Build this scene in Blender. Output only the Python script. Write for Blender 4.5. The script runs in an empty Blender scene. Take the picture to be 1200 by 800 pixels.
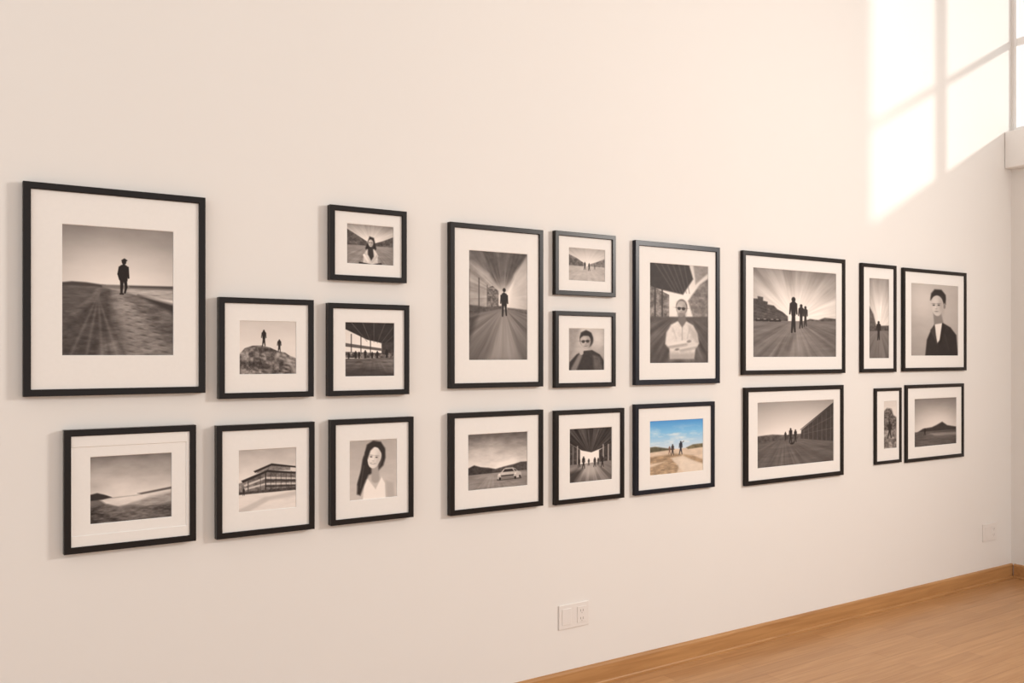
import bpy, bmesh, math, numpy as np
from mathutils import Vector

# ------------------------------------------------------------------ camera model
F_PX, HOR, VPX, D, CH = 1050.0, 415.0, 2200.0, 3.2, 1.5
TH = math.atan2(VPX-600.0, F_PX)
def on_wall(px, py, depth=0.0):
    """wall coordinates (x,z) of a photo point for a plane `depth` metres in front of the wall"""
    a = (px-600.0)/F_PX
    dx = math.cos(TH)+a*math.sin(TH)
    dy = math.sin(TH)-a*math.cos(TH)
    t = (D-depth)/dy
    return dx*t, CH+(HOR-py)/F_PX*t

scene = bpy.context.scene
col = scene.collection
scene.view_settings.view_transform = 'Standard'
scene.view_settings.look = 'None'
scene.view_settings.exposure = 0.0

cam_d = bpy.data.cameras.new("camera"); cam = bpy.data.objects.new("camera", cam_d)
col.objects.link(cam)
cam.location = (0, -D, CH)
cam.rotation_euler = (math.pi/2, 0, -(math.pi/2-TH))
cam_d.sensor_width = 36; cam_d.lens = 36*F_PX/1200
cam_d.shift_y = (HOR-400)/1200
cam_d.clip_start = 0.05
scene.camera = cam

# ------------------------------------------------------------------ materials
def new_mat(name, color, rough=0.6, spec=0.5):
    m = bpy.data.materials.new(name); m.use_nodes = True
    b = m.node_tree.nodes["Principled BSDF"]
    b.inputs["Base Color"].default_value = (*color, 1)
    b.inputs["Roughness"].default_value = rough
    b.inputs["Specular IOR Level"].default_value = spec
    return m, m.node_tree, b

def mat_plaster(name, c):
    m, nt, b = new_mat(name, c, 0.85, 0.15)
    N = nt.nodes; L = nt.links
    tc = N.new("ShaderNodeTexCoord")
    n = N.new("ShaderNodeTexNoise"); n.inputs["Scale"].default_value = 1.3; n.inputs["Detail"].default_value = 3
    L.new(tc.outputs["Object"], n.inputs["Vector"])
    r = N.new("ShaderNodeValToRGB")
    r.color_ramp.elements[0].color = (*[v*0.985 for v in c], 1); r.color_ramp.elements[1].color = (*[min(1, v*1.01) for v in c], 1)
    L.new(n.outputs["Fac"], r.inputs["Fac"]); L.new(r.outputs["Color"], b.inputs["Base Color"])
    n2 = N.new("ShaderNodeTexNoise"); n2.inputs["Scale"].default_value = 140; n2.inputs["Detail"].default_value = 4
    L.new(tc.outputs["Object"], n2.inputs["Vector"])
    bp = N.new("ShaderNodeBump"); bp.inputs["Strength"].default_value = 0.04; bp.inputs["Distance"].default_value = 0.003
    L.new(n2.outputs["Fac"], bp.inputs["Height"]); L.new(bp.outputs["Normal"], b.inputs["Normal"])
    return m

def mat_wood(name, c1, c2, planks=False, rough=0.35):
    m, nt, b = new_mat(name, c1, rough, 0.4)
    N = nt.nodes; L = nt.links
    tc = N.new("ShaderNodeTexCoord")
    mp = N.new("ShaderNodeMapping"); mp.inputs["Scale"].default_value = (1.2, 22, 22)
    L.new(tc.outputs["Object"], mp.inputs["Vector"])
    n = N.new("ShaderNodeTexNoise"); n.inputs["Scale"].default_value = 2.2; n.inputs["Detail"].default_value = 7
    n.inputs["Distortion"].default_value = 0.6
    L.new(mp.outputs["Vector"], n.inputs["Vector"])
    r = N.new("ShaderNodeValToRGB")
    r.color_ramp.elements[0].position = .30; r.color_ramp.elements[1].position = .70
    r.color_ramp.elements[0].color = (*c2, 1); r.color_ramp.elements[1].color = (*c1, 1)
    L.new(n.outputs["Fac"], r.inputs["Fac"])
    out = r.outputs["Color"]
    if planks:
        br = N.new("ShaderNodeTexBrick")
        br.inputs["Scale"].default_value = 1.0
        br.inputs["Brick Width"].default_value = 1.1; br.inputs["Row Height"].default_value = 0.085
        br.inputs["Mortar Size"].default_value = 0.0011; br.inputs["Mortar Smooth"].default_value = 0.2
        br.inputs["Color1"].default_value = (.85, .82, .79, 1); br.inputs["Color2"].default_value = (1, 1, 1, 1)
        br.inputs["Mortar"].default_value = (.56, .48, .42, 1)
        br.offset = 0.37
        L.new(tc.outputs["Object"], br.inputs["Vector"])
        mx = N.new("ShaderNodeMix"); mx.data_type = 'RGBA'; mx.blend_type = 'MULTIPLY'
        mx.inputs[0].default_value = 0.85
        L.new(out, mx.inputs[6]); L.new(br.outputs["Color"], mx.inputs[7])
        out = mx.outputs[2]
        bp = N.new("ShaderNodeBump"); bp.inputs["Strength"].default_value = .12; bp.inputs["Distance"].default_value = .002
        L.new(br.outputs["Color"], bp.inputs["Height"]); L.new(bp.outputs["Normal"], b.inputs["Normal"])
    L.new(out, b.inputs["Base Color"])
    return m

def mat_frame(name, c):
    m, nt, b = new_mat(name, c, 0.33, 0.26)
    N = nt.nodes; L = nt.links
    tc = N.new("ShaderNodeTexCoord")
    n = N.new("ShaderNodeTexNoise"); n.inputs["Scale"].default_value = 60; n.inputs["Detail"].default_value = 4
    L.new(tc.outputs["Object"], n.inputs["Vector"])
    r = N.new("ShaderNodeValToRGB")
    r.color_ramp.elements[0].color = (*[v*.8 for v in c], 1); r.color_ramp.elements[1].color = (*[v*1.25 for v in c], 1)
    L.new(n.outputs["Fac"], r.inputs["Fac"]); L.new(r.outputs["Color"], b.inputs["Base Color"])
    return m

def mat_simple(name, c, rough=.6, spec=.4, nscale=80, var=.02):
    m, nt, b = new_mat(name, c, rough, spec)
    N = nt.nodes; L = nt.links
    tc = N.new("ShaderNodeTexCoord")
    n = N.new("ShaderNodeTexNoise"); n.inputs["Scale"].default_value = nscale
    L.new(tc.outputs["Object"], n.inputs["Vector"])
    r = N.new("ShaderNodeValToRGB")
    r.color_ramp.elements[0].color = (*[v*(1-var) for v in c], 1); r.color_ramp.elements[1].color = (*[min(1, v*(1+var)) for v in c], 1)
    L.new(n.outputs["Fac"], r.inputs["Fac"]); L.new(r.outputs["Color"], b.inputs["Base Color"])
    return m

M_WALL = mat_plaster("warm_white_plaster", (.84, .808, .775))
M_CEIL = mat_plaster("ceiling_paint", (.85, .83, .81))
M_FLOOR = mat_wood("oak_floor", (.57, .32, .148), (.46, .235, .098), True, .31)
M_BASE = mat_wood("oak_baseboard", (.53, .28, .11), (.40, .195, .07), False, .42)
M_FRAME = mat_frame("black_wood", (.011, .0075, .0065))
M_FRAMEB = mat_frame("blue_black_wood", (.010, .011, .018))
M_MAT = mat_simple("mat_board_paper", (.87, .835, .80), .9, .1)
M_CORE = mat_simple("mat_core_white", (.91, .89, .87), .9, .1)
M_TRIM = mat_simple("white_trim_paint", (.90, .88, .86), .5, .3)
M_PLATE = mat_simple("white_plastic", (.82, .775, .74), .4, .4)
M_SLOT = mat_simple("dark_slot", (.30, .25, .22), .6, .2)
M_PRINT = bpy.data.materials.new("photo_print_ink"); M_PRINT.use_nodes = True
_b = M_PRINT.node_tree.nodes["Principled BSDF"]
_a = M_PRINT.node_tree.nodes.new("ShaderNodeVertexColor"); _a.layer_name = "ink"
M_PRINT.node_tree.links.new(_a.outputs["Color"], _b.inputs["Base Color"])
_b.inputs["Roughness"].default_value = .55; _b.inputs["Specular IOR Level"].default_value = .22

# ------------------------------------------------------------------ mesh helpers
def mk(name, verts, faces, mat, parent=None, loc=(0, 0, 0)):
    me = bpy.data.meshes.new(name); me.from_pydata([tuple(v) for v in verts], [], faces)
    bm = bmesh.new(); bm.from_mesh(me); bmesh.ops.recalc_face_normals(bm, faces=bm.faces); bm.to_mesh(me); bm.free()
    me.materials.append(mat)
    o = bpy.data.objects.new(name, me); col.objects.link(o)
    o.location = loc
    if parent: o.parent = parent
    return o
def boxes(name, bs, mat, parent=None, loc=(0, 0, 0), bevel=0):
    V = []; Fc = []
    for (x0, x1, y0, y1, z0, z1) in bs:
        k = len(V)
        V += [(x0,y0,z0),(x1,y0,z0),(x1,y1,z0),(x0,y1,z0),(x0,y0,z1),(x1,y0,z1),(x1,y1,z1),(x0,y1,z1)]
        Fc += [tuple(k+i for i in f) for f in ((0,1,2,3),(4,5,6,7),(0,1,5,4),(1,2,6,5),(2,3,7,6),(3,0,4,7))]
    o = mk(name, V, Fc, mat, parent, loc)
    if bevel:
        md = o.modifiers.new("bevel", 'BEVEL'); md.width = bevel; md.segments = 2; md.limit_method = 'ANGLE'
    return o
def ring(name, rect, prof, mat, parent):
    """mitred rectangular moulding; prof = [(inset, y)] around the rect (x0,x1,z0,z1)"""
    x0, x1, z0, z1 = rect; V = []; Fc = []
    for (i, y) in prof:
        V += [(x0+i, y, z0+i), (x1-i, y, z0+i), (x1-i, y, z1-i), (x0+i, y, z1-i)]
    n = len(prof)
    for k in range(n):
        a = 4*k; b_ = 4*((k+1) % n)
        for j in range(4):
            j2 = (j+1) % 4
            Fc.append((a+j, a+j2, b_+j2, b_+j))
    return mk(name, V, Fc, mat, parent)

# ------------------------------------------------------------------ room
XR = 6.12
XL = -2.4; YB = -7.5; HC = 4.85
def struct(o, label, cat="room"):
    o["kind"] = "structure"; o["label"] = label; o["category"] = cat; return o
struct(boxes("wall_back", [(XL, XR+.12, 0, .12, -.05, HC)], M_WALL), "warm white plastered gallery wall", "wall")
struct(boxes("floor", [(XL, XR+.12, YB, 0, -.05, 0)], M_FLOOR), "honey oak strip wood floor", "floor")
struct(boxes("ceiling", [(XL, XR+.12, YB, .12, HC, HC+.1)], M_CEIL), "white painted ceiling", "ceiling")
WY1, WY0, WZ0, WZ1 = -.014, -1.60, 2.98, 4.42
struct(boxes("wall_right", [
    (XR, XR+.06, YB, 0, -.05, WZ0), (XR, XR+.06, YB, 0, WZ1, HC),
    (XR, XR+.06, WY1, 0, WZ0, WZ1), (XR, XR+.06, YB, WY0, WZ0, WZ1)], M_WALL), "warm white wall with a high window", "wall")
fx0, fx1 = XR+.004, XR+.028
ym = -.84
g = .003
struct(boxes("window_1", [
    (fx0, fx1, WY1-.018, WY1+g, WZ0-g, WZ1+g), (fx0, fx1, WY0-g, WY0+.045, WZ0-g, WZ1+g),
    (fx0+.001, fx1-.001, WY0, WY1, WZ0-g, WZ0+.04), (fx0+.001, fx1-.001, WY0, WY1, WZ1-.04, WZ1+g),
    (fx0+.002, fx1-.002, ym-.056, ym+.056, WZ0, WZ1),
    (fx0+.006, fx1-.006, WY0, WY1, 3.57, 3.618)], M_TRIM), "white painted wooden sash window, high on the wall", "window")
struct(boxes("trim_1", [(XR-.085, XR+.003, -2.0, -.001, 2.74, 2.985)], M_TRIM, bevel=.006), "white boxed ledge below the window", "ledge")
def baseboard(name, along, a0, a1):
    prof = [(0, 0), (.024, 0), (.024, .012), (.021, .016), (.014, .017), (.014, .084), (.011, .092), (.004, .095), (0, .095)]
    V = []; Fc = []; n = len(prof)
    for a in (a0, a1):
        for (d, z) in prof:
            V.append((a, -d, z) if along == 'x' else (XR-d, a, z))
    for i in range(n):
        j = (i+1) % n
        Fc.append((i, j, n+j, n+i))
    Fc.append(tuple(range(n))); Fc.append(tuple(range(n, 2*n)))
    return mk(name, V, Fc, M_BASE)
struct(baseboard("baseboard_back", 'x', XL, XR), "honey oak baseboard with small stepped shoe", "baseboard")
struct(baseboard("baseboard_right", 'y', YB, -.0235), "honey oak baseboard with small stepped shoe", "baseboard")

# ------------------------------------------------------------------ print painter
LO = np.array([33, 26, 24.])/255; HI = np.array([250, 240, 232.])/255
def sep(g):
    g = np.clip(g, 0, 1)
    g = .55*g+.45*g*g*(3-2*g)+.03
    g = np.clip(g, 0, 1)**.90
    return LO+(HI-LO)*(g[..., None] if isinstance(g, np.ndarray) else g)
def vnoise(X, Y, seed):
    rs = np.random.RandomState(seed); T = rs.rand(64, 64)
    xi = np.floor(X).astype(int); yi = np.floor(Y).astype(int)
    fx = X-xi; fy = Y-yi; fx = fx*fx*(3-2*fx); fy = fy*fy*(3-2*fy)
    g = lambda a, b_: T[a % 64, b_ % 64]
    return (g(xi, yi)*(1-fx)*(1-fy)+g(xi+1, yi)*fx*(1-fy)+g(xi, yi+1)*(1-fx)*fy+g(xi+1, yi+1)*fx*fy)
def fbm(X, Y, seed=0, o=4):
    s = 0; a = 1; t = 0
    for k in range(o):
        s = s+a*vnoise(X*2**k, Y*2**k, seed+k); t += a; a *= .55
    return s/t
class Pic:
    def __init__(s, x0, x1, y0, y1, res=2.6):
        s.r = (x0, x1, y0, y1)
        s.nx = int((x1-x0)*res)+1; s.ny = int((y1-y0)*res)+1
        s.X, s.Y = np.meshgrid(np.linspace(x0, x1, s.nx), np.linspace(y0, y1, s.ny))
        s.c = np.ones((s.ny, s.nx, 3))*.5
    def C(s, g):
        if isinstance(g, tuple): return np.array(g)/255.
        return sep(g)
    def mix(s, m, g):
        s.c = s.c*(1-m[..., None])+s.C(g)*m[..., None]
    def sky(s, stops, cl=0, sc=14, seed=1):
        ys = [a for a, _ in stops]; g = np.interp(s.Y, ys, [b_ for _, b_ in stops])
        if cl: g = g+cl*(fbm(s.X/sc, s.Y/(sc*.45), seed)-.5)*2
        s.c = sep(g)
    def poly(s, pts, g, a=1, soft=.5, tex=0, ts=3, seed=5, tsy=None):
        P = np.array(pts, float); ins = np.zeros(s.X.shape, bool); dm = np.full(s.X.shape, 1e9)
        n = len(P)
        for i in range(n):
            x1, y1 = P[i]; x2, y2 = P[(i+1) % n]
            if y1 != y2:
                cond = ((y1 > s.Y) != (y2 > s.Y)) & (s.X < (x2-x1)*(s.Y-y1)/(y2-y1)+x1)
                ins ^= cond
            dx, dy = x2-x1, y2-y1; L = dx*dx+dy*dy+1e-9
            t = np.clip(((s.X-x1)*dx+(s.Y-y1)*dy)/L, 0, 1)
            dm = np.minimum(dm, np.hypot(s.X-x1-t*dx, s.Y-y1-t*dy))
        sd = np.where(ins, -dm, dm)
        m = np.clip(.5-sd/(2*soft), 0, 1)*a
        if tex and not isinstance(g, tuple):
            g = g+tex*(fbm(s.X/ts, s.Y/(tsy or ts), seed)-.5)*2
            s.mix(m, g)
        elif tex:
            n_ = 1+tex*(fbm(s.X/ts, s.Y/(tsy or ts), seed)-.5)*2
            cc = np.clip(np.array(g)/255.*n_[..., None], 0, 1)
            s.c = s.c*(1-m[..., None])+cc*m[..., None]
        else: s.mix(m, g)
    def ell(s, cx, cy, rx, ry, g, rot=0, a=1, soft=.5):
        c, sn = math.cos(rot), math.sin(rot)
        u = ((s.X-cx)*c+(s.Y-cy)*sn)/rx; v = (-(s.X-cx)*sn+(s.Y-cy)*c)/ry
        d = (np.hypot(u, v)-1)*min(rx, ry)
        m = np.clip(.5-d/(2*soft), 0, 1); m = m*m*(3-2*m)
        s.mix(m*a, g)
    def cap(s, x1, y1, x2, y2, r1, r2, g, a=1, soft=.45):
        dx, dy = x2-x1, y2-y1; L = dx*dx+dy*dy+1e-9
        t = np.clip(((s.X-x1)*dx+(s.Y-y1)*dy)/L, 0, 1)
        d = np.hypot(s.X-x1-t*dx, s.Y-y1-t*dy)-(r1+(r2-r1)*t)
        s.mix(np.clip(.5-d/(2*soft), 0, 1)*a, g)
    def rays(s, cx, cy, amt, ymin=None, ymax=None, freq=9, seed=3):
        A = np.arctan2(s.Y-cy, s.X-cx)*freq
        R = np.hypot(s.X-cx, s.Y-cy)
        n = (fbm(A+40, R*.02, seed, 3)-.5)*2
        w = np.clip(R/22, 0, 1)*amt*.75
        m = np.ones_like(s.X)
        if ymin is not None: m *= np.clip((s.Y-ymin)/2, 0, 1)
        if ymax is not None: m *= np.clip((ymax-s.Y)/2, 0, 1)
        s.c = np.clip(s.c+(n*w*m)[..., None], 0, 1)
    def grain(s, amt=.02, sc=1.2, seed=9):
        s.c = np.clip(s.c+(amt*.25*(fbm(s.X/sc, s.Y/sc, seed, 2)-.5)*2)[..., None], 0, 1)
    def vig(s, amt=.15):
        x0, x1, y0, y1 = s.r
        u = (s.X-(x0+x1)/2)/((x1-x0)/2); v = (s.Y-(y0+y1)/2)/((y1-y0)/2)
        s.c = s.c*(1-amt*np.clip((u*u+v*v)/2, 0, 1))[..., None]
    def fig(s, x, yt, yf, g=.03, w=1, step=.12, lean=0):
        h = yf-yt; r = h*.068
        s.ell(x+lean, yt+r*1.1, r*.85, r*1.1, g)
        s.cap(x+lean*.8, yt+h*.2, x, yt+h*.5, h*.085*w, h*.065*w, g)
        s.cap(x, yt+h*.5, x-h*step, yf, h*.05*w, h*.025, g)
        s.cap(x, yt+h*.5, x+h*step*.8, yf-h*.02, h*.05*w, h*.025, g)
        s.cap(x+lean-h*.08*w, yt+h*.2, x-h*.11*w, yt+h*.48, h*.03, h*.02, g)
        s.cap(x+lean+h*.08*w, yt+h*.2, x+h*.10*w, yt+h*.48, h*.03, h*.02, g)
    def face(s, cx, cy, rx, ry, g, sd=1, glasses=False, smile=0, rot=0, turn=0):
        """softly shaded head; sd = side that falls into shade; rot = tilt; turn = features pushed sideways"""
        c, sn = math.cos(rot), math.sin(rot)
        def E(u, v, ru, rv, gg, a=1, soft=.5):
            X, Y = u*rx, v*ry
            s.ell(cx+X*c-Y*sn, cy+X*sn+Y*c, ru*rx, rv*ry, gg, rot, a, soft)
        E(0, -.12, 1, .88, g, 1, .7); E(0, .28, .80, .72, g, 1, .7)
        E(sd*.66, .08, .36, .80, g-.22, .5, rx*.4)
        E(-sd*.30, -.45, .42, .24, g+.08, .5, rx*.3)
        E(-sd*.45, .25, .24, .18, g+.08, .5, rx*.22)
        t = turn; k2 = .5 if smile else .9
        if glasses:
            for k in (-1, 1): E(t+k*.40, -.06, .34, .2, .06, .9, .7)
            E(t, -.15, .85, .045, .08, .8, .6)
        else:
            for k in (-1, 1):
                E(t+k*.39, -.07, .26, .10, g-.3, .6*k2, .8)
                E(t+k*.39, -.05, .14, .05, .06, .9, .45)
                E(t+k*.40, -.21, .25, .03, g-.45, .7, .5)
        E(t*1.3-sd*.05, .1, .08, .18, g+.10, .5, .7)
        E(t*1.3+sd*.13, .14, .06, .16, g-.18, .4*k2, .7)
        E(t*1.2, .31, .16, .04, g-.3, .65, .6)
        if smile:
            E(t, .54, .38, .085, g-.4, .8, .5); E(t, .525, .28, .045, 1.0, .95, .35)
            for k in (-1, 1): E(t+k*.52, .42, .06, .12, g-.18, .35, .6)
        else:
            E(t, .55, .28, .045, g-.38, .85, .5); E(t, .67, .2, .04, g-.14, .5, .6)

def pic1(p):
    p.sky([(263, .50), (290, .64), (318, .80), (336, .90)], .05, 40, 2)
    p.ell(138, 312, 55, 22, .94, a=.3, soft=18)
    p.poly([(73, 333), (84, 331.5), (100, 332), (122, 334.5), (122, 340), (73, 342)], .20, soft=1)
    p.poly([(118, 334), (204, 333), (204, 345), (118, 345)], .40, soft=1)
    p.poly([(150, 334.5), (204, 333.5), (204, 336), (150, 336)], .22, soft=.8)
    p.poly([(120, 338), (204, 338), (204, 350), (150, 346)], .60, tex=.2, ts=14, tsy=1.5, soft=1.2)
    p.poly([(73, 336), (115, 337), (150, 343), (204, 357), (204, 417), (73, 417)], .34, tex=.20, ts=14, tsy=4, seed=4, soft=1)
    p.poly([(73, 338), (113, 337), (104, 350), (73, 378)], .28, tex=.10, ts=12, tsy=2, soft=2, seed=8)
    p.poly([(118, 339), (126, 341), (130, 380), (112, 417), (73, 417), (73, 386)], .22, tex=.12, ts=9, tsy=3, soft=4, seed=12)
    p.poly([(160, 345), (204, 355), (204, 366), (185, 358)], .14, soft=2.5)
    p.poly([(130, 341), (142, 342), (182, 392), (204, 408), (204, 417), (150, 417)], .60, a=.5, tex=.22, ts=7, tsy=2, soft=4, seed=22)
    for i in range(26):
        y = 350+i*2.6+(i % 3); x = 140+(i*37 % 56)*(.3+i/30)
        p.ell(x, y, 2+i*.1, .8+i*.03, .12, .2, a=.45, soft=1.1)
        p.ell(x+1, y+1.4, 2+i*.1, .7, .80, .2, a=.35, soft=1)
    for k in range(8):
        p.cap(115-k*.3, 343+k*.5, 82+k*9, 417, .4, 1.6, .12 if k % 2 else .62, a=.3, soft=1.8)
    g = .0
    p.ell(143.5, 306.5, 2.7, 3.3, g); p.poly([(140.5, 304.5), (144, 302.3), (147.5, 304.5), (147, 305.5), (140.5, 306)], g)
    p.poly([(139, 311), (143, 309), (147, 311), (148.5, 318), (147.5, 329), (138.5, 329), (137, 319)], g)
    p.cap(138.4, 313, 136.8, 321, 1.3, 1.1, g); p.cap(136.8, 321, 138.5, 327, 1.1, 1, g)
    p.cap(147.8, 313, 148.8, 325, 1.3, 1.0, g)
    p.cap(141, 328, 140.5, 343, 2.3, 1.3, g); p.cap(144.8, 328, 146, 336, 2.2, 1.5, g); p.cap(146, 336, 144.5, 342.5, 1.5, 1.1, g)
    p.cap(139, 344, 142.5, 344, .9, .9, g)
    p.vig(.15)
def pic2(p):
    p.sky([(375, .74), (405, .86)], .02)
    p.poly([(281, 415), (287, 408), (296, 405), (306, 404.5), (316, 407), (325, 411), (334, 413), (340, 417), (348, 420), (348, 440), (281, 440)], .32, tex=.42, ts=5, seed=3)
    for i in range(16):
        x = 284+(i*29 % 60); y = 414+(i*13 % 22)
        p.ell(x, y, 3.5, 1.0, .06 if i % 2 else .68, .25, a=.55, soft=.9)
    p.cap(331, 413, 347, 435, .8, 2.5, .8, a=.5, soft=1.5)
    p.fig(309, 386.5, 405.5, .0, 1.35, .09); p.fig(327, 397.5, 412, .02, 1.5, .1)
def pic3(p):
    p.sky([(262, .50), (280, .92)], .03); p.rays(434, 284, .20, None, 286, 8, 3)
    p.poly([(407, 270), (418, 276), (430, 283), (430, 290), (407, 292)], .26, tex=.2, ts=3)
    p.poly([(461, 276), (447, 282), (438, 285), (438, 290), (461, 291)], .28, tex=.2, ts=3, seed=8)
    p.poly([(407, 288), (461, 288), (461, 311), (407, 311)], .50, tex=.08, ts=10, tsy=2)
    p.rays(434, 286, .16, 290, None, 9, 6)
    p.poly([(428, 291), (433, 277), (438, 278.5), (441, 291), (437, 296), (431, 296)], .04, soft=.8)
    p.poly([(425, 310), (426.5, 298), (430, 292), (438.5, 291.5), (442, 297), (443, 310)], .80, tex=.15, ts=3, soft=.8)
    p.poly([(431, 291), (437, 291), (438, 300), (435, 305), (431, 298)], .08, soft=.8)
    p.face(434.3, 284.8, 2.9, 4.3, .70)
    p.cap(426.6, 299, 431, 305.5, 1.3, 1.1, .95); p.cap(442, 299, 436, 306, 1.3, 1.1, .72)
    p.cap(422, 308.5, 434, 310.5, 1.5, 1.6, .10); p.cap(436, 310.5, 446, 308.5, 1.4, 1.5, .12); p.vig(.12)
def pic4(p):
    p.sky([(377, .94), (430, .98)])
    p.poly([(405, 376), (463, 376), (463, 404), (452, 403), (430, 398), (405, 386)], .07, tex=.05, ts=4)
    for k in range(6):
        p.cap(430+k*4, 400+k*.6, 410+k*14, 376, .25, .7, .28, a=.7)
    p.poly([(447, 402), (463, 400), (463, 432), (452, 428), (447, 418)], .14, tex=.10, ts=3)
    p.poly([(405, 402), (412, 403), (447, 408), (447, 411), (405, 406)], .3)
    for x in (412, 423, 434): p.cap(x, 392, x, 418, .5, .5, .12)
    p.poly([(405, 412), (463, 414), (463, 420), (405, 419)], .3, tex=.4, ts=2)
    for x, h in ((409, 8), (417, 10), (421, 9), (428, 11), (436, 9), (442, 10), (453, 12)): p.fig(x, 421-h, 422, .0, 1.3)
    p.poly([(405, 420), (463, 419), (463, 442), (405, 442)], .34, tex=.16, ts=12, tsy=2)
    p.rays(438, 412, .14, 421, None, 7, 7); p.poly([(405, 434), (425, 428), (463, 436), (463, 442), (405, 442)], .08, a=.7, soft=3)
    p.vig(.12)
def pic5(p):
    p.sky([(293, .68), (340, .96), (372, .96)], .02)
    p.poly([(550, 292), (590, 346), (590, 372), (550, 372)], .60, tex=.06, ts=6, soft=1.5)
    p.poly([(550, 292), (619, 292), (619, 298), (603, 320), (592, 343), (586, 343), (572, 322), (550, 306)], .30, tex=.05, ts=5, soft=3)
    p.rays(590, 347, .19, None, 352, 10, 4)
    p.poly([(603, 322), (619, 298), (619, 372), (594, 366)], .74, tex=.05, ts=8, soft=2)
    p.rays(590, 350, .1, 300, 366, 6, 12)
    p.ell(590, 350, 14, 16, 1.0, a=.75, soft=11)
    for t in (.0, .3, .55, .72): p.cap(550+t*38, 318+t*30, 550+t*38, 378-t*10, 1.0-t, 1.0-t, .28)
    p.poly([(571, 338), (577, 335), (584, 341), (584, 360), (571, 363)], .36, tex=.25, ts=2)
    p.poly([(550, 358), (571, 360), (588, 358), (588, 364), (550, 372)], .24, tex=.10, ts=3, soft=1)
    p.poly([(594, 360), (619, 362), (619, 368), (594, 364)], .32, tex=.1, ts=3, soft=1)
    p.poly([(550, 371), (584, 362), (597, 362), (619, 368), (619, 423), (550, 423)], .40, soft=1)
    p.rays(590, 360, .19, 364, None, 10, 8)
    p.poly([(550, 372), (560, 370), (550, 400)], .12, soft=3, a=.8)
    p.poly([(570, 423), (587, 370), (593, 370), (608, 423)], .70, a=.4, soft=6)
    g = .0
    p.ell(590.5, 339.5, 1.9, 2.4, g); p.poly([(587.6, 344), (590, 342), (593.5, 344), (594.2, 350), (593.4, 358), (587.6, 358), (586.8, 350)], g)
    p.cap(587, 346, 586.4, 355, .9, .7, g); p.cap(594, 346, 594.6, 355, .9, .7, g)
    p.cap(589.2, 357, 588.6, 370, 1.4, .8, g); p.cap(592, 357, 593, 369, 1.4, .8, g)
    p.vig(.18)
def pic6(p):
    p.sky([(290, .60), (300, .78), (308, .90)], .03); p.rays(688, 309, .10, None, 308, 8, 2)
    p.poly([(667, 299), (676, 303), (684, 308), (684, 313), (667, 314)], .34, tex=.25, ts=2.5)
    p.poly([(709, 302), (700, 306), (692, 309), (692, 312), (709, 314)], .42, tex=.25, ts=2.5, seed=9)
    p.poly([(667, 312), (709, 312), (709, 330), (667, 330)], .66, tex=.08, ts=6, tsy=2); p.rays(688, 310, .14, 313, None, 7, 5)
    p.fig(685.5, 307, 316, .08, 1.1); p.fig(690.5, 308, 317, .12, 1.1); p.fig(697, 308.5, 315, .3, 1.1); p.vig(.12)
def pic7(p):
    p.sky([(384, .74), (434, .5)], .12, 14)
    p.poly([(667, 384), (680, 384), (674, 412), (667, 420)], .55, tex=.06, ts=4, soft=2.5)
    p.ell(701, 396, 6, 9, .9, a=.6, soft=5)
    p.poly([(667, 435), (668, 424), (676, 415), (684, 411), (694, 410), (703, 415), (709, 424), (709, 435)], .08, tex=.04, ts=3, soft=.8)
    p.ell(687.5, 397.5, 7.8, 9.6, .05, -.1, soft=1.2)
    p.face(686.3, 400.5, 6.0, 8.6, .62, 1, True, 0, -.08)
    p.poly([(680, 396), (681, 390), (687, 387), (693, 390), (694, 396), (690, 393.5), (684, 393.5)], .04, soft=1)
    p.cap(673, 432, 680, 417, 3.2, 2.2, .42, soft=1.2); p.ell(681.5, 413.4, 2.3, 2.4, .64, soft=.8)
    for k in range(3): p.cap(680.4+k*1.2, 413, 681.6+k*1.3, 408.4+k*.5, .6, .45, .66)
    p.poly([(695, 416), (703, 418), (707, 434), (696, 434)], .28, tex=.08, ts=3, soft=1.4); p.vig(.12)
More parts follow.
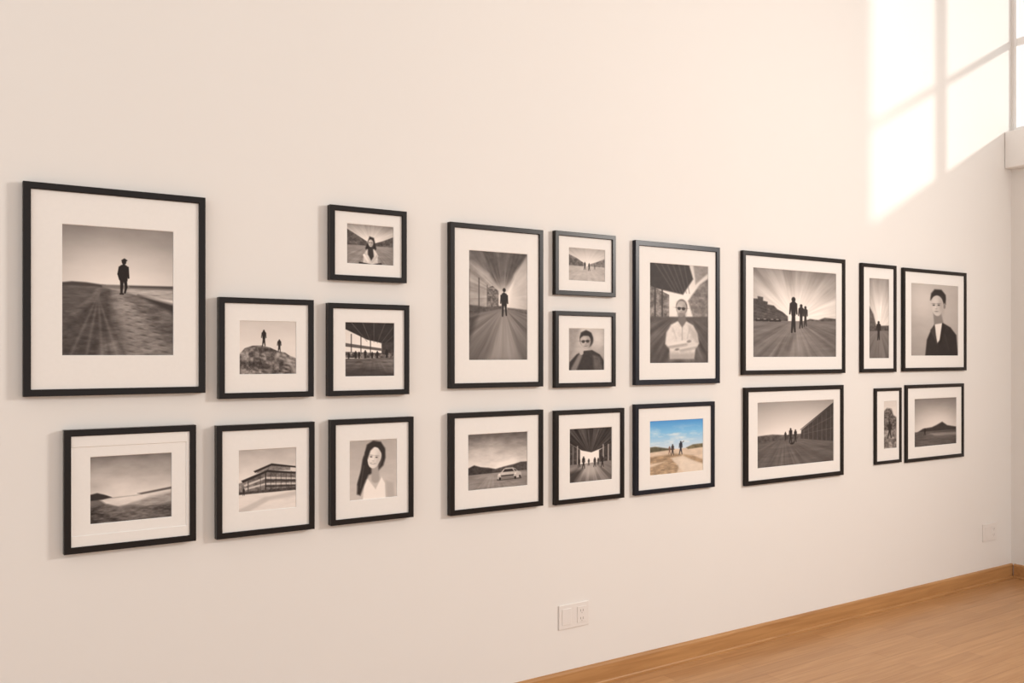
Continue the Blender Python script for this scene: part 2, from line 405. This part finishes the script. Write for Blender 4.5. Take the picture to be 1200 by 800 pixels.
def pic8(p):
    p.sky([(307, .80), (350, .94), (375, .86)], .03)
    p.poly([(762, 306), (806, 306), (812, 326), (800, 345), (762, 338)], .12, tex=.04, ts=4, soft=1)
    for k in range(6): p.cap(766+k*7, 307, 790+k*3.5, 343, .7, .4, .32, a=.6, soft=.8)
    p.poly([(812, 306), (830, 306), (830, 318), (815, 332)], .5, tex=.1, ts=5, soft=1.2)
    p.poly([(820, 332), (831, 324), (831, 378), (812, 372), (806, 352)], .42, tex=.18, ts=4, soft=1.2)
    p.poly([(762, 336), (784, 346), (784, 374), (762, 376)], .40, tex=.25, ts=3)
    for x in (768, 776): p.cap(x, 336, x, 376, .8, .7, .14, soft=.7)
    p.poly([(762, 372), (831, 370), (831, 427), (762, 427)], .26, tex=.05, ts=8, soft=1)
    p.rays(800, 362, .16, 374, None, 10, 5)
    p.poly([(785, 420), (784, 408), (779.5, 403), (781, 390), (786, 380.5), (794, 376), (804, 376), (812, 380.5), (817, 390), (819, 402), (815, 408), (813, 420)], .80, tex=.10, ts=4, seed=6, soft=1)
    p.poly([(794, 376), (799, 383.5), (804, 376), (802, 368), (795, 368)], .36, soft=.9)
    p.poly([(807, 381), (816, 388), (818.5, 402), (810, 396)], .58, a=.6, soft=2.4)
    p.poly([(784, 414), (813, 413), (813, 421), (785, 421)], .58, a=.7, soft=2.4)
    p.cap(784, 390, 783.5, 401, 2.6, 2.8, .86, a=.7, soft=1.8)
    p.cap(814, 405.5, 798, 409.5, 2.6, 2.2, .52, a=.7, soft=1.8); p.cap(815, 403.5, 797, 407.6, 2.3, 1.8, .82, soft=1.2)
    p.cap(784, 405.4, 803, 402.6, 2.6, 2.0, .48, a=.7, soft=1.8); p.cap(783.5, 403.2, 804, 400, 2.3, 1.7, .88, soft=1.2)
    p.ell(807, 399.6, 2.5, 1.5, .48, -.2, soft=.8); p.ell(793, 409.2, 2.3, 1.3, .46, -.2, soft=.8)
    p.cap(799, 384, 799, 398, .35, .35, .56, soft=.8)
    p.cap(788, 384, 792, 396, .4, .6, .66, a=.6, soft=1.2); p.cap(808, 384, 805, 396, .4, .6, .58, a=.6, soft=1.2)
    p.ell(798.4, 359.5, 6.6, 9.0, .22, soft=1)
    p.face(798, 362, 6.1, 9.0, .62, 1, True, 0, .04)
    p.ell(798, 354.2, 4.8, 2.2, .62, a=.9, soft=1.6)
    p.ell(798.2, 369, 4.3, 2.6, .34, a=.6, soft=1.8); p.ell(798, 367.2, 1.9, .5, .5, a=.6, soft=.6)
    p.vig(.12)
def pic9(p):
    p.sky([(314, .48), (345, .76), (372, .98)], .02); p.rays(931, 374, .17, None, 374, 11, 4)
    p.ell(931, 364, 32, 21, 1.0, a=.6, soft=17)
    p.poly([(883, 352), (888, 352), (888, 349), (894, 350), (894, 354), (899, 355), (899, 358), (906, 359), (910, 363), (916, 366), (922, 371), (922, 379), (883, 381)], .20, tex=.12, ts=3, soft=.7)
    for k in range(5): p.cap(884, 358+k*4, 918, 370+k*1.6, .4, .2, .5, a=.25)
    p.poly([(940, 376), (948, 373), (958, 374), (966, 371), (980, 372), (980, 379), (940, 379)], .26, tex=.14, ts=3, soft=.8)
    p.poly([(883, 377), (981, 375), (981, 419), (883, 419)], .38, tex=.05, ts=12, tsy=3); p.rays(931, 374, .17, 377, None, 12, 9)
    p.poly([(915, 419), (928, 378), (936, 378), (952, 419)], .64, a=.3, soft=6)
    p.fig(928.5, 348, 389, .0, .95, .05); p.fig(937.5, 356, 384, .03, 1.05, .06); p.fig(942.5, 358, 382, .08, 1.0, .06)
    for x in (890, 897, 905, 911): p.cap(x-3, 376, x+2, 376, 1.5, 1.3, .04); p.cap(x-2, 374.8, x, 374.8, .5, .5, .5)
    p.cap(929, 392, 922, 408, 2, 3.5, .1, a=.3, soft=2); p.vig(.16)
def pic10(p):
    p.sky([(325, .54), (360, .86), (384, .95)], .02); p.rays(1031, 386, .18, None, 382, 10, 4)
    p.poly([(1019, 358), (1024, 368), (1027, 380), (1027, 388), (1019, 388)], .3, tex=.1, ts=3, soft=.8)
    p.poly([(1019, 382), (1043, 381), (1043, 389), (1019, 389)], .24, tex=.12, ts=2, soft=.8)
    p.poly([(1019, 388), (1043, 387), (1043, 421), (1019, 421)], .40); p.rays(1031, 384, .18, 389, None, 9, 7)
    p.fig(1030, 376, 398, .02, 1.0, .05); p.vig(.18)
def pic11(p):
    p.sky([(331, .70), (417, .58)], .04, 18); p.ell(1080, 352, 14, 18, .82, a=.6, soft=11)
    p.cap(1098, 366, 1100, 379, 4.6, 5.6, .44, soft=1)
    p.poly([(1084, 418), (1086, 398), (1091, 386), (1098, 380), (1105, 378), (1114, 383), (1121, 392), (1123, 418)], .05, tex=.03, ts=3, soft=.8)
    p.poly([(1095, 380), (1104, 378), (1101, 398), (1098, 402), (1096.5, 396)], .88, soft=.7)
    p.poly([(1090, 387), (1095, 379.5), (1096.5, 392), (1098.5, 404)], .14, soft=.7); p.poly([(1104, 378), (1108, 383), (1103, 402), (1099.5, 406), (1102, 394)], .0, soft=.7)
    p.cap(1107, 392, 1112, 410, .5, .5, .16, a=.6, soft=1)
    p.ell(1099.5, 349.5, 8.6, 9.2, .07, .1, soft=1.2); p.ell(1106.6, 358.5, 1.4, 2.6, .42, soft=.6)
    p.face(1098.0, 358, 7.4, 12, .72, 1, False, 0, -.04, -.14)
    p.poly([(1090, 352), (1091, 344), (1095, 339), (1103, 339), (1108, 345), (1108, 356), (1105, 352), (1104, 346), (1098, 345), (1093, 347)], .06, soft=1)
    p.vig(.1)
def pic12(p):
    p.sky([(532, .42), (550, .62), (578, .88)], .10, 28, 3)
    p.poly([(106, 577), (124, 578), (132, 581), (160, 580), (201, 574), (201, 611), (106, 611)], .36, tex=.08, ts=8)
    p.poly([(116, 582), (160, 580), (201, 575), (201, 584), (165, 588), (138, 592), (124, 588)], .84, tex=.10, ts=12, tsy=2, soft=1.4)
    p.poly([(150, 590), (175, 584), (201, 580), (201, 592), (170, 595)], .56, tex=.15, ts=10, tsy=2, soft=1.6)
    p.poly([(106, 590), (126, 589), (140, 594), (201, 595), (201, 611), (106, 611)], .22, tex=.28, ts=7, tsy=2, soft=1.6)
    p.poly([(112, 594), (126, 590), (150, 592), (190, 600), (201, 611), (150, 611)], .5, a=.45, tex=.25, ts=6, tsy=1.5, soft=2.4)
    p.poly([(106, 576), (114, 574.6), (122, 577), (130, 580.5), (120, 582.5), (106, 583)], .10, soft=.8)
    p.poly([(160, 578.5), (201, 573.5), (201, 576), (165, 580)], .3, soft=.8)
    p.vig(.15)
def pic13(p):
    p.sky([(526, .62), (560, .88)], .06, 18)
    p.poly([(280, 575), (348, 573), (348, 598), (280, 598)], .86, tex=.07, ts=14, tsy=3)
    p.poly([(280, 564), (290, 561), (300, 563), (300, 576), (280, 575)], .42, tex=.25, ts=2.5)
    p.poly([(291, 560), (313, 551), (347, 555), (347, 574), (293, 575)], .34, tex=.2, ts=2.5)
    p.poly([(300, 554), (304, 549), (318, 545), (340, 549), (340, 553), (314, 551)], .42, tex=.15, ts=2)
    p.poly([(297, 551), (318, 543.3), (347, 548.5), (347, 550.3), (318, 546), (299, 553)], .06)
    p.poly([(283, 561), (313, 550.5), (347, 555.5), (347, 557.5), (313, 553.2), (285, 563.6)], .06)
    for dy in (0, 7):
        p.poly([(286, 566+dy*.6), (311, 558.5+dy), (347, 562+dy*.85), (347, 563.8+dy*.85), (311, 560.7+dy), (287, 568+dy*.6)], .74, soft=.6)
        p.cap(311, 562.4+dy, 347, 565.4+dy*.85, .7, .7, .08, soft=.6)
    for x in range(305, 347, 6): p.cap(x, 554, x, 574, .3, .3, .1, a=.7)
    p.cap(311, 552, 311, 576, .6, .6, .06); p.cap(291, 562, 291, 576, .5, .5, .1)
    p.poly([(280, 574), (347, 573), (347, 576.5), (280, 577)], .18, tex=.14, ts=2); p.fig(286, 570, 578, .05, 1.4)
    p.poly([(280, 594), (310, 582), (347, 578), (347, 583), (315, 586), (290, 598), (280, 598)], .64, a=.6, soft=1.4)
def pic14(p):
    p.sky([(515, .62), (584, .74)], .04, 18)
    p.poly([(428, 530), (430, 521), (437, 516.6), (446, 518.5), (451, 526), (451.5, 537), (449, 546), (443, 552), (432, 556), (427, 566), (424, 580), (419, 578), (419, 566), (423, 552), (425, 538)], .06, soft=1.3)
    p.poly([(416, 586), (419, 568), (428, 562), (440, 557.5), (453, 561), (461, 566), (464, 586)], .72, soft=1)
    p.cap(439, 546, 440, 561, 3.8, 4.8, .58, soft=1.2)
    p.poly([(425, 586), (427, 567), (431, 560.5), (440, 573), (447, 559.5), (451, 567), (452, 586)], .96, tex=.04, ts=3, soft=.8)
    p.poly([(452, 564), (461, 567), (463, 586), (453, 586)], .62, a=.8, soft=1.8)
    p.face(438.3, 536.3, 8.2, 12.4, .86, 1, False, 1, .16, -.05)
    p.poly([(428.5, 543), (427.5, 530), (431, 520.5), (438, 517.3), (446, 519), (451, 528), (450, 541), (447.5, 532), (443, 525), (439, 523), (434, 528), (431, 537)], .06, soft=1)
    p.poly([(426.5, 534), (429.6, 538), (430, 550), (428.5, 563), (425, 572), (422.5, 579), (418.5, 577), (419.5, 564), (424, 548)], .06, soft=1.2)
    p.cap(426.5, 545, 422.5, 570, .4, .4, .28, a=.6, soft=.8)
def pic15(p):
    p.sky([(508, .40), (530, .70), (548, .94)], .18, 18, 3)
    p.poly([(549, 546), (556, 543), (563, 545.5), (572, 547), (580, 549), (580, 556), (549, 556)], .14, tex=.12, ts=2.5, soft=.7)
    p.poly([(576, 550), (590, 547), (602, 545), (610, 543), (618, 543), (618, 556), (576, 556)], .20, tex=.14, ts=2.5, soft=.7)
    p.poly([(549, 554), (618, 553), (618, 573), (549, 573)], .52, tex=.10, ts=14, tsy=2); p.rays(578, 550, .13, 555, None, 8, 6)
    p.cap(583, 562, 610, 561.6, .9, .9, .04, a=.8, soft=.9)
    p.poly([(583, 561), (582.6, 556.4), (584, 554.6), (587, 553.4), (590, 549.8), (592.5, 548.8), (600.5, 548.8), (603.5, 550.2), (606.5, 553.3), (610.5, 555), (611, 558.6), (608, 561.2), (585, 561.8)], .74, tex=.08, ts=5)
    p.poly([(588.6, 553.5), (591, 550.2), (600, 550.2), (602, 553.4)], .08); p.poly([(603.2, 553.2), (601.6, 550.4), (603, 550.8), (605.6, 553)], .12)
    p.poly([(586.5, 557), (602, 556.8), (601.5, 558.8), (587, 559)], .10, a=.9); p.ell(585, 556.2, 1.2, .8, 1.0); p.ell(603.6, 556, 1.2, .8, 1.0)
    p.poly([(584, 559.4), (605, 559.2), (604, 561.4), (585, 561.6)], .34, a=.8)
    for x, y, r in ((585.5, 561, 1.7), (603.6, 561, 1.7), (609, 559.6, 1.4)): p.ell(x, y, r*.7, r, .02)
    p.vig(.15)
def pic16(p):
    p.sky([(502, .96), (560, .96)])
    p.poly([(668, 501), (718, 501), (718, 522), (705, 526), (693, 530), (682, 527), (668, 518)], .13, tex=.04, ts=4)
    p.rays(692, 533, .28, None, 530, 12, 4)
    p.poly([(668, 518), (680, 526), (680, 545), (668, 552)], .16, tex=.14, ts=2.5); p.poly([(718, 520), (702, 528), (702, 543), (718, 548)], .14, tex=.14, ts=2.5, seed=9)
    for x in (672, 677, 707, 713): p.cap(x, 522, x, 548, .6, .6, .7 if x % 2 else .45, a=.8)
    p.poly([(668, 543), (718, 541), (718, 565), (668, 565)], .42); p.rays(692, 536, .22, 544, None, 10, 8)
    p.ell(691, 550, 9, 8, .88, a=.5, soft=6)
    for x, a, b_ in ((679, 536, 546), (684, 534, 548), (690, 537, 545), (697, 536, 547), (701, 537, 545), (706, 535, 548)): p.fig(x, a, b_, .02, 1.1)
    p.poly([(668, 552), (684, 548), (672, 565), (668, 565)], .06, a=.8, soft=2); p.vig(.12)
def pic17(p):
    ys = [492, 505, 524]
    R = np.interp(p.Y, ys, [78, 128, 208]); G = np.interp(p.Y, ys, [150, 190, 222]); B = np.interp(p.Y, ys, [214, 232, 234])
    p.c = np.stack([R, G, B], -1)/255.
    cl = np.clip((fbm(p.X/13, p.Y/4.5, 3)-.5)*3.0, 0, 1)*np.clip((p.Y-496)/14, 0, 1)
    p.c = p.c*(1-cl[..., None]*.75)+np.array([.96, .96, .95])*cl[..., None]*.75
    p.poly([(762, 524), (775, 524), (795, 526), (808, 525), (824, 523), (824, 555), (762, 555)], (218, 196, 174), tex=.10, ts=7, tsy=2)
    p.poly([(762, 522), (768, 521.5), (780, 524), (790, 526), (762, 528)], (96, 90, 72), tex=.3, ts=3, soft=.7)
    p.poly([(804, 525), (812, 522), (824, 521.5), (824, 526), (806, 527)], (112, 102, 78), tex=.3, ts=3, soft=.7)
    p.poly([(762, 533), (790, 531), (812, 535), (824, 541), (824, 545), (800, 538), (762, 541)], (168, 142, 114), tex=.25, ts=4, tsy=1.5, soft=1.2)
    p.poly([(762, 545), (785, 538), (798, 541), (792, 555), (762, 555)], (176, 150, 122), tex=.28, ts=4, tsy=1.6, soft=1.2)
    p.poly([(786, 536), (800, 534), (824, 547), (824, 555), (802, 555)], (234, 218, 200), tex=.06, ts=6, a=.8, soft=1.2)
    p.fig(788, 520, 533, (62, 54, 52), 1.1); p.fig(797.5, 517, 532.5, (44, 44, 54), 1.1); p.cap(797, 520, 801, 517.5, .4, .3, (46, 44, 50))
    p.fig(784.5, 522, 531, (120, 90, 76), 1.1)
def pic18(p):
    p.sky([(470, .62), (500, .86), (512, .96)], .03, 34)
    p.poly([(888, 509), (977, 508), (977, 545), (888, 545)], .32, tex=.06, ts=14, tsy=2); p.rays(918, 510, .12, 513, None, 9, 6)
    p.poly([(888, 508), (905, 507), (921, 509), (940, 509), (940, 514), (888, 515)], .26, tex=.16, ts=3, soft=.8)
    p.poly([(977, 475), (938, 504), (937, 514), (955, 517), (977, 520)], .15, tex=.05, ts=3)
    p.cap(937, 503.6, 977, 474.4, .3, .8, .05)
    for k in range(7): p.cap(941+k*5.4, 503.5-k*4.0, 941+k*5.4, 514+k*.8, .3, .55, .40, a=.45)
    for k in (1, 2): p.cap(940, 503+k*3, 977, 476+k*14, .2, .5, .40, a=.45)
    p.fig(925.5, 501, 518, .02, 1.0, .08); p.fig(931, 503, 517.5, .04, 1.05, .08); p.fig(919.5, 505, 515, .05, 1.1, .06)
    p.ell(927, 519, 2.2, 1.2, .02); p.ell(929.2, 517.8, .8, .8, .02); p.vig(.18)
def pic19(p):
    p.sky([(470, .78), (500, .88)], .05)
    p.poly([(1036, 482), (1040, 478), (1045, 479), (1047, 486), (1051, 490), (1051, 506), (1036, 508)], .26, tex=.35, ts=2.2, soft=1)
    p.poly([(1036, 504), (1051, 503), (1051, 526), (1036, 526)], .42, tex=.35, ts=3); p.fig(1043, 494, 513, .03, 1.0)
def pic20(p):
    p.sky([(466, .48), (485, .66), (502, .86)], .04, 18); p.ell(1100, 492, 16, 10, .9, a=.5, soft=8)
    p.poly([(1075, 505), (1082, 501), (1092, 500), (1097, 498), (1104, 494.5), (1110, 499), (1121, 501.5), (1121, 507), (1075, 507)], .12, tex=.05, ts=3, soft=.8)
    p.poly([(1071, 504.5), (1121, 504.5), (1121, 523), (1071, 523)], .30, tex=.12, ts=10, tsy=2); p.fig(1084, 500.5, 509, .03, 1.1)
    p.poly([(1090, 507), (1121, 508), (1121, 511), (1095, 510)], .6, a=.6, soft=1); p.vig(.18)

# ------------------------------------------------------------------ frames
# front outline: xl xr, y top-left, y top-right, y bottom-left, y bottom-right ; opening likewise ; moulding width ; depth
FR = [
 ((27,241,212,231,464,461),(73,203,263,271,416,416),pic1,"large upright black wooden frame, lone man walking on dune",.022,.030),
 ((257,368,347,352,467,465),(281,347,375,378,438,438),pic2,"square black frame, two people standing on rocky mound",.020,.030),
 ((387,477,239,248,328,331),(407,461,262,266,309,310),pic3,"small black frame, person seated in front of a street",.020,.030),
 ((385,480,354,358,464,462),(405,462,377,379,441,440),pic4,"black frame, crowd below a dark canopy roof",.020,.030),
 ((528,637,259,270,455,453),(550,618,293,298,422,421),pic5,"tall black frame, man walking down a streaked road",.021,.028),
 ((651,722,270,276,345,348),(667,709,290,293,329,329),pic6,"small black frame, pale photo of walkers on a road",.020,.024),
 ((651,722,364,366,454,453),(667,708,384,386,434,433),pic7,"small black frame, portrait of person in dark glasses",.020,.024),
 ((745,844,281,290,451,449),(762,830,307,313,426,424),pic8,"upright blue-black frame, bearded man in white shirt arms crossed",.024,.024),
 ((871,991,293,304,439,437),(883,980,314,320,418,418),pic9,"wide black frame, walkers under a bursting sky",.022,.021),
 ((1010,1051,308,311,436,436),(1019,1042,325,328,420,419),pic10,"narrow upright black frame, figure on a road",.021,.018),
 ((1059,1133,313,320,435,434),(1068,1123,331,336,417,416),pic11,"black frame, portrait of young man in dark suit",.021,.018),
 ((75,230,503,499,650,634),(106,201,535,531,613,606),pic12,"black frame with double mat, cloudy shore landscape",.021,.030),
 ((254,369,498,495,631,621),(280,347,527,525,599,595),pic13,"black frame, modern balconied building under pale sky",.020,.030),
 ((388,485,491,489,616,606),(410,465,516,515,586,582),pic14,"upright black frame, portrait of long-haired woman in white top",.020,.030),
 ((528,637,483,481,604,593),(549,618,508,507,574,569),pic15,"black frame, low pale car on a road below clouds",.021,.028),
 ((651,732,481,478,592,583),(668,717,502,501,566,561),pic16,"black frame, people in a dark streaked arcade",.020,.024),
 ((745,838,473,471,580,571),(762,824,493,491,557,551),pic17,"blue-black frame, only colour photo, beach path and blue sky",.021,.024),
 ((874,989,453,452,570,556),(888,977,471,469,547,541),pic18,"wide black frame, three figures beside a dark building",.023,.021),
 ((1026,1057,455,454,545,541),(1036,1051,470,470,526,524),pic19,"very narrow small black frame, figure by a dark tree",.018,.014),
 ((1062,1130,450,450,541,536),(1072,1121,467,466,523,520),pic20,"black frame, dark low roofs under a grey sky",.021,.014),
]
def rect_from(q, depth):
    xl, xr, a, b_, c, d = q
    p1 = on_wall(xl, a, depth); p2 = on_wall(xr, b_, depth); p3 = on_wall(xl, c, depth); p4 = on_wall(xr, d, depth)
    return p1[0], p2[0], (p3[1]+p4[1])/2, (p1[1]+p2[1])/2
for q, o, fn, label, mw, T in FR:
    X0, X1, Z0, Z1 = rect_from(q, T)
    cx, cz = (X0+X1)/2, (Z0+Z1)/2
    e = bpy.data.objects.new("picture_frame", None); col.objects.link(e)
    e.location = (cx, 0, cz); e.empty_display_size = .05
    e["label"] = label; e["category"] = "picture frame"; e["group"] = "framed photographs on the gallery wall"
    r = (X0-cx, X1-cx, Z0-cz, Z1-cz)
    blue = fn in (pic8, pic17)
    ring("frame_border", r, [(0, -.001), (0, -T+.0015), (.0015, -T), (mw-.002, -T), (mw, -T+.002), (mw, -.0025), (mw-.003, -.001)], M_FRAMEB if blue else M_FRAME, e)
    rec = min(.008, T*.5)
    a0, a1, b0, b1 = rect_from(o, T-rec)
    op = (a0-cx, a1-cx, b0-cz, b1-cz)
    def matboard(outer, opening, y, nm="mat_board"):
        x0, x1, z0, z1 = outer; u0, u1, w0, w1 = opening
        k = .0015; yb = y+.0022
        V = [(x0,y,z0),(x1,y,z0),(x1,y,z1),(x0,y,z1),(u0-k,y,w0-k),(u1+k,y,w0-k),(u1+k,y,w1+k),(u0-k,y,w1+k),
             (u0,yb,w0),(u1,yb,w0),(u1,yb,w1),(u0,yb,w1)]
        Fc = [(0,1,5,4),(1,2,6,5),(2,3,7,6),(3,0,4,7),(4,5,9,8),(5,6,10,9),(6,7,11,10),(7,4,8,11)]
        m_ = mk(nm, V, Fc, M_MAT, e); m_.data.materials.append(M_CORE)
        for f in m_.data.polygons[4:]: f.material_index = 1
        return m_
    inner = (r[0]+mw-.001, r[1]-mw+.001, r[2]+mw-.001, r[3]-mw+.001)
    if fn is pic12:
        g_ = .034
        matboard(inner, (op[0]-g_*1.6, op[1]+g_*1.4, op[2]-g_, op[3]+g_), -(T-.0055))
        matboard(inner, op, -(T-.008), "inner_mat_board")
    else:
        matboard(inner, op, -(T-rec))
    yp = -(T-rec-.0025)
    pr = Pic(o[0], o[1], (o[2]+o[3])/2, (o[4]+o[5])/2)
    fn(pr)
    nx, ny = pr.nx, pr.ny
    U, W = np.meshgrid(np.linspace(op[0]-.001, op[1]+.001, nx), np.linspace(op[3]+.001, op[2]-.001, ny))
    co = np.stack([U, np.full_like(U, yp), W], -1).reshape(-1, 3)
    idx = np.arange(nx*ny).reshape(ny, nx)
    fa = np.stack([idx[:-1, :-1], idx[1:, :-1], idx[1:, 1:], idx[:-1, 1:]], -1).reshape(-1, 4)
    me = bpy.data.meshes.new("photo_print"); me.from_pydata(co.tolist(), [], fa.tolist())
    at = me.color_attributes.new("ink", 'FLOAT_COLOR', 'POINT')
    c = np.clip(pr.c.reshape(-1, 3), 0, 1)
    lin = np.where(c <= .04045, c/12.92, ((c+.055)/1.055)**2.4)
    at.data.foreach_set("color", np.concatenate([lin, np.ones((len(lin), 1))], 1).astype(np.float32).ravel())
    me.materials.append(M_PRINT)
    po = bpy.data.objects.new("photo_print", me); col.objects.link(po); po.parent = e
    po["label"] = "colour photographic print" if fn is pic17 else "sepia-toned black and white photographic print"
    boxes("backing_board", [(r[0]+.004, r[1]-.004, yp+.0012, -.0015, r[2]+.004, r[3]-.004)], M_CORE, e)

# ------------------------------------------------------------------ outlets
def plate(q, label, gangs):
    X0, X1, Z0, Z1 = rect_from(q, .005)
    cx, cz = (X0+X1)/2, (Z0+Z1)/2; w = (X1-X0)/2; h = (Z1-Z0)/2
    e = bpy.data.objects.new("wall_outlet", None); col.objects.link(e); e.location = (cx, 0, cz)
    e["label"] = label; e["category"] = "wall outlet"
    boxes("cover_plate", [(-w, w, -.006, -.0003, -h, h)], M_PLATE, e, bevel=.0025)
    gw = 2*w/gangs
    for g in range(gangs):
        c = -w+gw*(g+.5)
        boxes("socket_insert" if g else "switch_rocker", [(c-gw*.30, c+gw*.30, -.0085, -.0055, -h*.66, h*.66)], M_PLATE, e, bevel=.001)
        if g == 1:
            for s_ in (1, -1):
                zc = s_*h*.32
                boxes("socket_slots", [(c-.008, c-.006, -.0089, -.0080, zc-.005, zc+.005), (c+.006, c+.008, -.0089, -.0080, zc-.005, zc+.005), (c-.0015, c+.0015, -.0089, -.0080, zc-.012, zc-.009)], M_SLOT, e)
plate((655,690,709,704,738,732), "white double wall plate with switch and socket, above baseboard", 2)
plate((1152,1168,614,612,635,632), "white wall socket plate near the room corner", 2)

# ------------------------------------------------------------------ light
w = bpy.data.worlds.new("world"); scene.world = w; w.use_nodes = True
w.node_tree.nodes["Background"].inputs["Color"].default_value = (1.0, .995, .975, 1)
w.node_tree.nodes["Background"].inputs["Strength"].default_value = 1.02
sd = bpy.data.lights.new("sun", 'SUN'); sd.energy = 2.1; sd.angle = math.radians(2.6); sd.color = (1, .95, .89)
so = bpy.data.objects.new("sun", sd); col.objects.link(so); so.location = (9, -4, 6)
so.rotation_euler = Vector((-1, 1, -.5)).to_track_quat('-Z', 'Y').to_euler()
ad = bpy.data.lights.new("added_side_light", 'AREA'); ad.shape = 'RECTANGLE'; ad.size = .85; ad.size_y = .85  # unseen area lamp added for soft frame shadows; the wall has no window here
ad.energy = 112; ad.color = (1, .945, .89); ad.spread = math.radians(150)
ao = bpy.data.objects.new("added_side_light", ad); col.objects.link(ao); ao.location = (5.9, -3.7, 2.8)
ao.rotation_euler = (Vector((-2.8, 0, 0.9))-Vector(ao.location)).to_track_quat('-Z', 'Y').to_euler()
